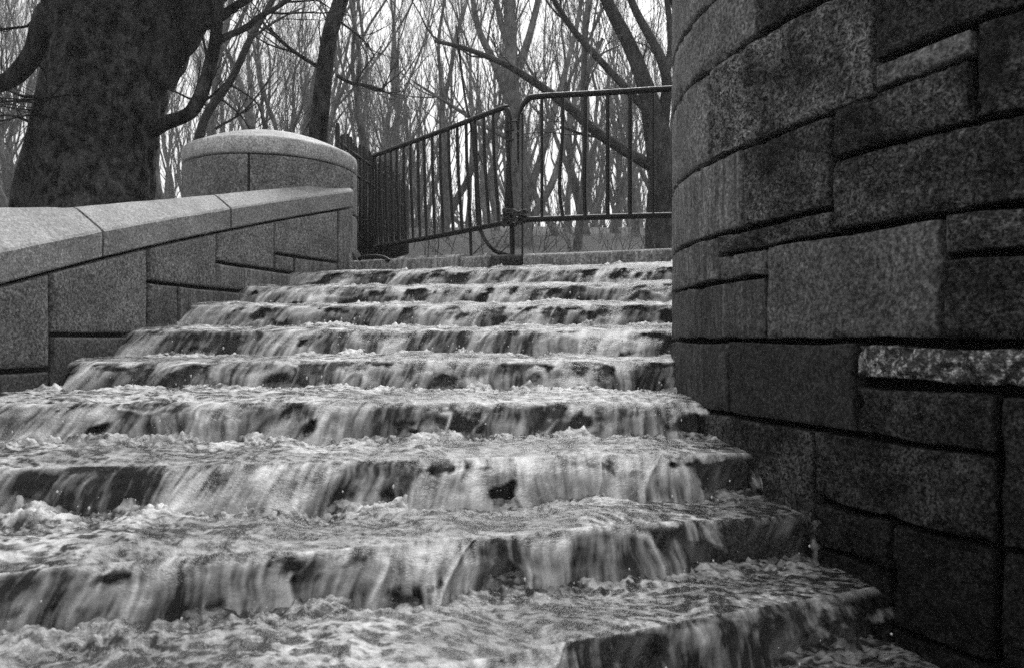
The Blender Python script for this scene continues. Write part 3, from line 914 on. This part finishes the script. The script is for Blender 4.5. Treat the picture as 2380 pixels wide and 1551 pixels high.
for k, xd in enumerate([1259, 1307, 1360, 1412, 1464, 1518, 1565]):
    u = (xd - CX) / F
    t_ = (u * GR0[1] - GR0[0]) / (dr[0] - u * dr[1])
    b1 = {1: -.016, 2: -.004}.get(k, 0)
    tube_obj('bar', smooth_path([p3(onr(t_), ztr), p3(onr(t_), 1.45), p3(onr(t_ + b1), 1.08), p3(onr(t_ + (.004 if k == 1 else 0)), zbr)], 14), [.0115, .0125, .0145, .0145, .0145, .008, .0145][k], gr, sides=8)
tube_obj('hoop', smooth_path([at(834, 602, 5.62), at(850, 597, 5.60), at(878, 596, 5.58), at(895, 600, 5.57), at(903, 606, 5.56)], 14), .016, gl)

chain = empty('lock_chain', (.03, 5.25, zb - .05), label='bunched steel chain wound round the meeting gate leaves', cat='chain')
tor = []
na_, nb_ = 14, 6
for a in np.linspace(0, 2 * math.pi, na_, endpoint=False):
    for b2 in np.linspace(0, 2 * math.pi, nb_, endpoint=False):
        rr = .017 + .0045 * math.cos(b2)
        tor.append((rr * math.cos(a) * 1.45, rr * math.sin(a), .0045 * math.sin(b2)))
tf = [[i * nb_ + j, ((i + 1) % na_) * nb_ + j, ((i + 1) % na_) * nb_ + (j + 1) % nb_, i * nb_ + (j + 1) % nb_] for i in range(na_) for j in range(nb_)]
link_me = mesh_np('link', np.array(tor), np.array(tf)); link_me.materials.append(M['steel'])
ctr = np.array([.022, 5.315, .875])
k = 0
for wrap in range(5):
    nl = 11
    for q in range(nl):
        a = 2 * math.pi * q / nl + wrap * .4
        rad = .058 + .012 * R_.random()
        p = ctr + np.array([rad * 1.25 * math.cos(a), rad * .9 * math.sin(a), (wrap - 2) * .021 + .018 * math.cos(a + 1.1 * wrap) + .008 * R_.random()])
        o = bpy.data.objects.new('link', link_me); COL.objects.link(o); o.parent = chain; o.matrix_parent_inverse = chain.matrix_basis.inverted()
        o.location = p; o.rotation_euler = (R_.uniform(-.3, .3) + (math.pi / 2 if q % 2 else 0), R_.uniform(-.3, .3), a + math.pi / 2)

# ---------------------------------------------------------------- picket fence curving back behind the pier
fence = empty('picket_fence', (-1.3, 6.8, .55), label='black iron picket fence curving away behind the round pier', cat='fence')
FC = Curve([(-1.42, 5.95), (-1.39, 6.25), (-1.335, 6.66), (-1.24, 7.26), (-1.195, 7.8), (-1.20, 8.4), (-1.42, 9.2), (-1.9, 9.9), (-2.6, 10.4)], 600)
def fr(zf, r, a=0.0, b=1.0):
    S = np.linspace(FC.L * a, FC.L * b, 60); P = FC.P(S)
    return np.c_[P, np.full(60, zf) + .10 * 0]
tube_obj('rail', fr(1.60, .016), .016, fence, sides=6)
tube_obj('rail', fr(1.425, .014), .014, fence, sides=6)
tube_obj('rail', fr(.70, .014), .014, fence, sides=6)
npk = 62
for k in range(npk):
    s = FC.L * (k + .2) / npk; P = FC.P(np.array([s]))[0]
    top = 1.73 + .05 * (k < 1) - .06 * R_.random()
    dxx = .012 * (R_.random() - .5)
    tube_obj('picket', np.array([[P[0], P[1], .5], [P[0] + dxx, P[1], 1.2], [P[0] + dxx, P[1], top - .02], [P[0] + dxx, P[1], top]]), np.array([.0155, .0155, .0155, .008]) * (1.25 if k == 0 else 1), fence, sides=6)

# ---------------------------------------------------------------- trees
def unit(v): return v / max(np.linalg.norm(v), 1e-9)

def twigs(T, P, r, rg, n, length, lev=2, up=.25, sides=4, spread=.7):
    """side shoots along a path; recursive"""
    P = np.asarray(P); L_ = len(P)
    for _ in range(n):
        k = int(rg.uniform(.25, 1.0) ** .8 * (L_ - 1)); k = min(max(k, 1), L_ - 2)
        d = unit(P[min(k + 1, L_ - 1)] - P[k - 1])
        side = rg.normal(size=3); side -= d * (side @ d); side = unit(side)
        a = rg.uniform(.35, spread)
        dd = unit(d * math.cos(a) + side * math.sin(a) + np.array([0, 0, up * .5]))
        ln = length * rg.uniform(.5, 1.2)
        m_ = 6 if lev > 0 else 4
        pts = [P[k]]
        for j in range(m_):
            dd = unit(dd + rg.normal(size=3) * .14 + np.array([0, 0, up * .25]))
            pts.append(pts[-1] + dd * ln / m_)
        rk = float(np.interp(k, np.arange(L_), np.broadcast_to(r, (L_,))))
        r0 = min(rk * .62, ln * .016 + .003)
        rr = np.linspace(r0, max(r0 * .3, .0018), m_ + 1)
        T.add(np.array(pts), rr, sides if lev > 0 else 3, cap=False)
        if lev > 0:
            twigs(T, np.array(pts), rr, rg, max(2, int(n * .55)), ln * .5, lev - 1, up, 3, spread)

def grow(TT, TB, start, d, length, r0, lev, rg, maxlev, fork, bend, minr):
    n = 9 if lev == 0 else 7
    pts = [start]; dd = d
    for j in range(n):
        dd = unit(dd + rg.normal(size=3) * bend + np.array([0, 0, .10 if lev else .05]))
        pts.append(pts[-1] + dd * length / n)
    pts = np.array(pts); rr = np.linspace(r0, r0 * .55, n + 1)
    if lev == 0: rr[0] *= 1.35; rr[1] *= 1.08
    (TT if lev <= 1 else TB).add(smooth_path(pts, n * 2) if lev <= 1 else pts, np.interp(np.linspace(0, n, n * 2), np.arange(n + 1), rr) if lev <= 1 else rr, 8 if lev == 0 else (6 if lev == 1 else 4), cap=False)
    if lev >= maxlev:
        twigs(TB, pts, rr, rg, 8, length * .6, 1, .3, 3)
        return
    kids = rg.integers(2, 4) if lev else fork
    for c in range(kids):
        side = rg.normal(size=3); side -= dd * (side @ dd); side = unit(side)
        a = rg.uniform(.16, .5)
        nd_ = unit(dd * math.cos(a) + side * math.sin(a))
        grow(TT, TB, pts[-1] if c < 2 else pts[int(n * rg.uniform(.5, .9))], nd_, length * rg.uniform(.6, .9), max(rr[-1] * rg.uniform(.6, .85), minr), lev + 1, rg, maxlev, fork, bend, minr)
    twigs(TB, pts, rr, rg, 3 if lev else 2, length * .4, 1, .3, 3)

def proto(seed, h, r, fork, maxlev, bend, stems=1):
    rg = np.random.default_rng(seed)
    TT, TB = Tubes(), Tubes()
    for s in range(stems):
        st_ = np.array([rg.normal() * .12 * (stems > 1), rg.normal() * .12 * (stems > 1), -.3])
        d = unit(np.array([rg.normal() * (.22 if stems > 1 else .06), rg.normal() * (.15 if stems > 1 else .06), 1]))
        grow(TT, TB, st_, d, h * rg.uniform(.9, 1.1), r * rg.uniform(.75, 1.0), 0, rg, maxlev, fork, bend, .006)
    a, c = TT.mesh('trunk'), TB.mesh('crown')
    a.materials.append(M['bark_far']); c.materials.append(M['bark_far'])
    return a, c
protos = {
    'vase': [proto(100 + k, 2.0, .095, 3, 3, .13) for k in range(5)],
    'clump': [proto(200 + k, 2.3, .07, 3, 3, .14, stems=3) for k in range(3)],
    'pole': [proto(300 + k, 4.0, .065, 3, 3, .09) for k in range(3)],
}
LAB = {'vase': 'bare tree forking low into steep limbs', 'clump': 'bare many-stemmed tree', 'pole': 'tall thin bare pole-like tree'}
rgT = np.random.default_rng(42)
placed = []
def forest_tree(kind, x, y, sc):
    a, c = protos[kind][int(rgT.integers(len(protos[kind])))]
    z = float(hill(np.array(x), np.array(y)))
    xd = CX + F * x / y
    where = ('left of the huge trunk' if xd < 340 else 'between the huge trunk and the pier' if xd < 430 else 'above the round pier' if xd < 800 else
             'seen through the left gate leaf' if xd < 1190 else 'seen through the right gate leaf')
    far = 'near' if y < 14 else 'middle-distance' if y < 23 else 'far hazy'
    lab = '%s %s %s' % (far, LAB[kind], where)
    t = empty('bare_tree', (x, y, z), label=lab, cat='tree', group='bare trees of the wood, ' + where)
    t.rotation_euler = (rgT.normal() * .03, rgT.normal() * .03, rgT.uniform(0, 6.28)); t.scale = (sc, sc, sc * rgT.uniform(.9, 1.25))
    for me_, n_ in ((a, 'trunk'), (c, 'crown')):
        o = bpy.data.objects.new(n_, me_); COL.objects.link(o); o.parent = t
tries = 0
while len(placed) < 86 and tries < 6000:
    tries += 1
    y = 9.5 + 27 * rgT.random() ** .75
    u = rgT.uniform(-.78, .235)
    if -.655 < u < -.50: continue
    x = u * y
    if any((x - a) ** 2 + (y - b2) ** 2 < (.55 + .02 * y) ** 2 for a, b2 in placed): continue
    if y < 12 and (-.30 < u < -.2 or u > .1): continue
    placed.append((x, y))
    kind = ['vase', 'clump', 'pole', 'vase', 'vase'][int(rgT.integers(5))]
    forest_tree(kind, x, y, rgT.uniform(.85, 1.35) * (1 + .012 * (y - 10)))

# the far wood beyond the rise, one mass of thin trunks and twigs
TF = Tubes(); rgF = np.random.default_rng(5)
for k in range(200):
    y = rgF.uniform(30, 66); x = rgF.uniform(-.85, .33) * y
    z = float(hill(np.array(x), np.array(y)))
    d = unit(np.array([rgF.normal() * .07, rgF.normal() * .07, 1])); h = rgF.uniform(6, 13); n = 9
    pts = [np.array([x, y, z - .3])]
    for j in range(n):
        d = unit(d + rgF.normal(size=3) * .07 + np.array([0, 0, .05])); pts.append(pts[-1] + d * h / n)
    pts = np.array(pts); rr = np.linspace(rgF.uniform(.09, .2), .03, n + 1)
    TF.add(pts, rr, 5, cap=False)
    twigs(TF, pts, rr, rgF, 11, 3.8, 1, .6, 3, .6)
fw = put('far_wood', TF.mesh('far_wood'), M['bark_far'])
tag(fw, 'far-off mass of bare trunks fading into mist', 'wood', kind='stuff')

def px_path(pts, Y, n=24):
    """points (xd, yd[, Y]) -> space"""
    return smooth_path([at(p[0], p[1], p[2] if len(p) > 2 else Y) for p in pts], n)

def hero(name, label, Y, trunk, limbs, mt, ntw=5, tl=.7, seed=1, lev=2, sides=14):
    rg = np.random.default_rng(seed)
    base = at(trunk[0][0][0], trunk[0][0][1], Y)
    t = empty(name, tuple(base), label=label, cat='tree')
    T = Tubes()
    P = px_path(trunk[0], Y, 40); r = np.interp(np.linspace(0, 1, 40), np.linspace(0, 1, len(trunk[1])), np.array(trunk[1]) * Y / F)
    wig = 1 + .06 * (vn(np.linspace(0, 9, 40), seed, 0, seed) - .5)
    T.add(P, r * wig, sides)
    put('trunk', T.mesh('trunk'), M[mt], t)
    B = Tubes()
    twigs(B, P, r, rg, max(2, ntw // 2), tl, lev, .3, 4, 1.0)
    for pts, w0, w1 in limbs:
        Q = px_path(pts, Y, 22); rr = np.linspace(w0, w1, 22) * Y / F
        B.add(Q, rr, 9)
        twigs(B, Q, rr, rg, ntw, tl, lev, .3, 4, .9)
    put('crown', B.mesh('crown'), M[mt], t)
    return t

hero('leaning_tree', 'dark slender tree leaning right behind the round pier', 8.6,
     ([(728, 480), (738, 330), (752, 187), (768, 75), (792, 0), (822, -120), (850, -320)], [24, 21.5, 19.5, 18, 17, 13, 8]),
     [([(783, 176), (815, 193), (850, 198), (885, 208), (893, 196)], 5, 2.5), ([(742, 158), (690, 125), (640, 85), (600, 40)], 5, 3),
      ([(775, 40), (840, 90), (870, 130)], 3, 1.5), ([(800, -30), (740, -120), (700, -260)], 8, 3)], 'bark_dark', 5, .8, 3)
hero('grey_sapling', 'slim pale-grey sapling slanting up between big trunk and pier', 8.0,
     ([(440, 470), (461, 330), (483, 262), (536, 187), (584, 86), (629, 8), (680, -90), (720, -220)], [12, 11, 9.5, 8.5, 7.5, 6.5, 5, 3]),
     [([(530, 195), (565, 215), (600, 245), (610, 290)], 3, 1.2), ([(584, 90), (640, 50), (700, 20)], 3.5, 1.5), ([(508, 225), (560, 270), (590, 320)], 3, 1.2), ([(500, 300), (570, 255), (640, 165)], 3.2, 1.2)], 'bark', 5, .6, 4)
hero('dark_trunk_tree', 'dark thinner trunk leaning just left of the huge tree', 7.6,
     ([(40, 520), (52, 430), (76, 320), (96, 220), (118, 110), (138, 0), (156, -160)], [23, 20, 15, 13, 12, 11, 8]),
     [([(90, 300), (60, 280), (20, 268), (-30, 275)], 4, 2), ([(100, 240), (40, 235), (-20, 240)], 3.4, 2), ([(110, 215), (60, 225), (0, 200), (-40, 170)], 4, 2)], 'bark_dark', 6, .7, 5)
hero('forked_tree', 'stout forked tree beside the right wall beyond the gate', 9.2,
     ([(1532, 620), (1533, 560), (1536, 480), (1540, 410), (1534, 350), (1522, 290), (1495, 187), (1457, 94), (1409, 0), (1360, -130)], [37, 34, 33, 33, 34, 28, 19, 16, 14, 9]),
     [([(1534, 400), (1510, 385), (1390, 311), (1315, 243), (1218, 176), (1165, 146), (1077, 112), (1010, 96)], 15, 4),
      ([(1535, 350), (1545, 250), (1549, 187), (1530, 124), (1489, 49), (1466, 0), (1420, -120)], 15, 7),
      ([(1548, 390), (1568, 320), (1600, 240), (1640, 100)], 15, 9),
      ([(1505, 260), (1448, 199), (1339, 79), (1287, 0), (1240, -90)], 10, 5),
      ([(1400, 318), (1370, 316), (1340, 308), (1300, 295)], 4, 2),
      ([(1545, 180), (1560, 100), (1550, 0), (1540, -140)], 10, 5)], 'bark', 6, .9, 6)
hero('grey_trunk_tree', 'thick straight grey trunk rising behind the meeting of the gate leaves', 13.0,
     ([(1212, 610), (1210, 520), (1200, 400), (1192, 280), (1188, 150), (1183, 0), (1180, -200)], [30, 27, 22, 19, 16, 13, 8]),
     [([(1222, 470), (1262, 350), (1300, 215), (1340, 60), (1360, -60)], 10, 4), ([(1235, 510), (1285, 420), (1316, 310), (1345, 210), (1400, 90)], 10, 4),
      ([(1190, 250), (1150, 150), (1110, 60), (1090, -60)], 12, 5), ([(1190, 200), (1225, 100), (1250, 0), (1270, -120)], 11, 5),
      ([(1200, 330), (1120, 290), (1040, 240), (960, 190)], 7, 2.5), ([(1192, 140), (1160, 40), (1150, -60)], 9, 4)], 'bark_far', 6, 1.1, 7)

# huge tree at the left
YB = 6.3
big = empty('huge_tree', tuple(at(215, 520, YB)), label='huge rugged dark trunk with spreading limbs behind the left wall', cat='tree')
tab = [(620, 72, 366), (540, 80, 360), (465, 90, 354), (400, 95, 355), (318, 109, 363), (225, 122, 378), (150, 131, 388), (100, 128, 402), (60, 115, 425), (20, 108, 450), (-30, 112, 470), (-90, 150, 450)]
ys = np.linspace(620, -90, 150); ty_ = np.array([t[0] for t in tab])[::-1]
xl_ = np.interp(ys, ty_, np.array([t[1] for t in tab])[::-1]); xr_ = np.interp(ys, ty_, np.array([t[2] for t in tab])[::-1])
ker = np.ones(9) / 9
xl_ = np.convolve(np.pad(xl_, 4, 'edge'), ker, 'valid'); xr_ = np.convolve(np.pad(xr_, 4, 'edge'), ker, 'valid')
na = 110; A = np.linspace(0, 2 * math.pi, na, endpoint=False)
V = []
for k, y_ in enumerate(ys):
    c0 = at((xl_[k] + xr_[k]) / 2, y_, YB); r_ = (xr_[k] - xl_[k]) / 2 * YB / F
    z_ = c0[2]
    n_ = fbm(np.cos(A) * 3.2 + 7, np.sin(A) * 3.2 + 3, z_ * 1.3, 12, 4) - .5
    n2 = fbm(np.cos(A) * 14 + 7, np.sin(A) * 14 + 3, z_ * 7, 15, 3) - .5
    fur = 1 - np.abs(2 * fbm(A * 7 + 2 * n_, np.full(na, z_ * 1.5), 0, 19, 3) - 1)
    rr = r_ * (.925 + .12 * n_ + .16 * n2 + .07 * (fur - .6))
    V.append(np.stack([c0[0] + rr * np.cos(A), c0[1] + rr * .95 * np.sin(A), np.full(na, z_)], -1))
V = np.array(V); idx = np.arange(150 * na).reshape(150, na)
f = np.stack([idx[:-1], np.roll(idx[:-1], -1, 1), np.roll(idx[1:], -1, 1), idx[1:]], -1).reshape(-1, 4)
put('trunk', mesh_np('trunk', V.reshape(-1, 3), f), M['bark_huge'], big)
rg = np.random.default_rng(9)
def limb(pts, w0, w1, ntw=5, tl=.7, Y=YB, n=26, lev=2):
    T = Tubes(); Q = px_path(pts, Y, n); rr = np.linspace(w0, w1, n) * Y / F * (1 + .12 * (vn(np.arange(n) * .6, w0, 0, 5) - .5))
    T.add(Q, rr, 12)
    o = put('limb', T.mesh('limb'), M['bark_dark'], big)
    if ntw:
        B = Tubes(); twigs(B, Q, rr, rg, ntw, tl, lev, .25, 4, .9)
        put('twigs', B.mesh('twigs'), M['bark_dark'], o)
limb([(330, 170), (390, 70), (452, -10), (540, -110), (640, -230)], 78, 40, 3, 1.0)
limb([(230, 60), (200, -40), (165, -160), (120, -330)], 95, 45, 3, 1.0)
limb([(300, 40), (310, -80), (330, -260)], 80, 45, 3, 1.0)
limb([(180, 40), (120, 30), (97, 66), (78, 124), (40, 172), (0, 197), (-70, 215)], 30, 15, 5, .7)
limb([(350, 306), (385, 286), (420, 274), (446, 258), (470, 215), (483, 169), (497, 115), (504, 60), (508, 0), (520, -90)], 17, 12, 6, .7)
limb([(497, 105), (525, 86), (573, 64), (600, 41), (640, 20), (700, -20)], 9, 4, 5, .6)
limb([(405, 85), (442, 68), (495, 52), (540, 20), (590, -12)], 15, 8, 4, .6)
limb([(380, 158), (410, 145), (440, 125), (452, 80)], 4, 2, 3, .3)
limb([(360, 195), (410, 215), (450, 235), (480, 245)], 3, 1.5, 3, .3)
limb([(135, 55), (80, 50), (60, 62), (0, 70), (-60, 90)], 4, 2, 4, .4)
limb([(200, 300), (120, 275), (70, 268), (0, 282), (-60, 290)], 2.6, 1.6, 4, .5, 5.6)
limb([(230, 215), (150, 222), (70, 232), (0, 228), (-50, 232)], 2.4, 1.4, 4, .5, 5.6)
limb([(150, 190), (90, 250), (40, 252), (0, 246)], 2.2, 1.2, 4, .5, 5.6)

# stick washed against the gate post
rg = np.random.default_rng(14)
T = Tubes()
Q = px_path([(1060, 60, 6.4), (1068, 130, 6.3), (1081, 232, 6.1), (1094, 290, 6.0), (1104, 380, 5.85), (1109, 500, 5.7), (1122, 548, 5.6), (1146, 580, 5.45), (1170, 591, 5.36), (1196, 594, 5.30)], None, 50)
rr = np.interp(np.arange(50), [0, 12, 30, 44, 49], [.009, .011, .014, .016, .009])
T.add(Q, rr, 8); twigs(T, Q, rr, rg, 6, .3, 0, .1, 4, 1.1)
fb_ = put('fallen_branch', T.mesh('fallen_branch'), M['bark_dark'])
tag(fb_, 'long bent dead branch caught against the gate with its foot on the kerb', 'branch')

# low twiggy undergrowth on the slope behind the gate
rg = np.random.default_rng(77)
T = Tubes()
for k in range(420):
    y = rg.uniform(6.6, 22); x = rg.uniform(-.62, .28) * y
    if x < -1.0 and y < 9: continue
    z = float(hill(np.array(x), np.array(y)))
    d = unit(np.array([rg.normal() * .35, rg.normal() * .35, 1])); pts = [np.array([x, y, z - .03])]
    ln = rg.uniform(.25, .9)
    for j in range(5):
        d = unit(d + rg.normal(size=3) * .18); pts.append(pts[-1] + d * ln / 5)
    rr = np.linspace(.007, .0025, 6); T.add(np.array(pts), rr, 3, cap=False)
    twigs(T, np.array(pts), rr, rg, 3, ln * .4, 0, .2, 3, .9)
o = put('undergrowth', T.mesh('undergrowth'), M['bark_far'])
tag(o, 'thin bare twigs sprouting from the leafy slope', 'undergrowth', kind='stuff')

# ---------------------------------------------------------------- haze in the wood
hb = bpy.data.meshes.new('haze')
x0, x1, y0, y1, z0, z1 = -74, 74, -32, 99, -6.5, 26
hv = [(x, y, z) for x in (x0, x1) for y in (y0, y1) for z in (z0, z1)]
hb.from_pydata(hv, [], [(0, 1, 3, 2), (4, 6, 7, 5), (0, 4, 5, 1), (2, 3, 7, 6), (0, 2, 6, 4), (1, 5, 7, 3)])
m = bpy.data.materials.new('mist'); m.use_nodes = True
nt = m.node_tree; nt.nodes.clear()
out = nt.nodes.new('ShaderNodeOutputMaterial'); pv = nt.nodes.new('ShaderNodeVolumePrincipled')
pv.inputs['Color'].default_value = (.9, .9, .9, 1); pv.inputs['Density'].default_value = .0025; pv.inputs['Anisotropy'].default_value = .25
nt.links.new(pv.outputs[0], out.inputs['Volume'])
ho = put('haze', hb, m); ho['kind'] = 'stuff'
tag(ho, 'pale mist hanging through the wood', 'haze')
print('TRIS', sum(len(me.polygons) * 2 for me in bpy.data.meshes))
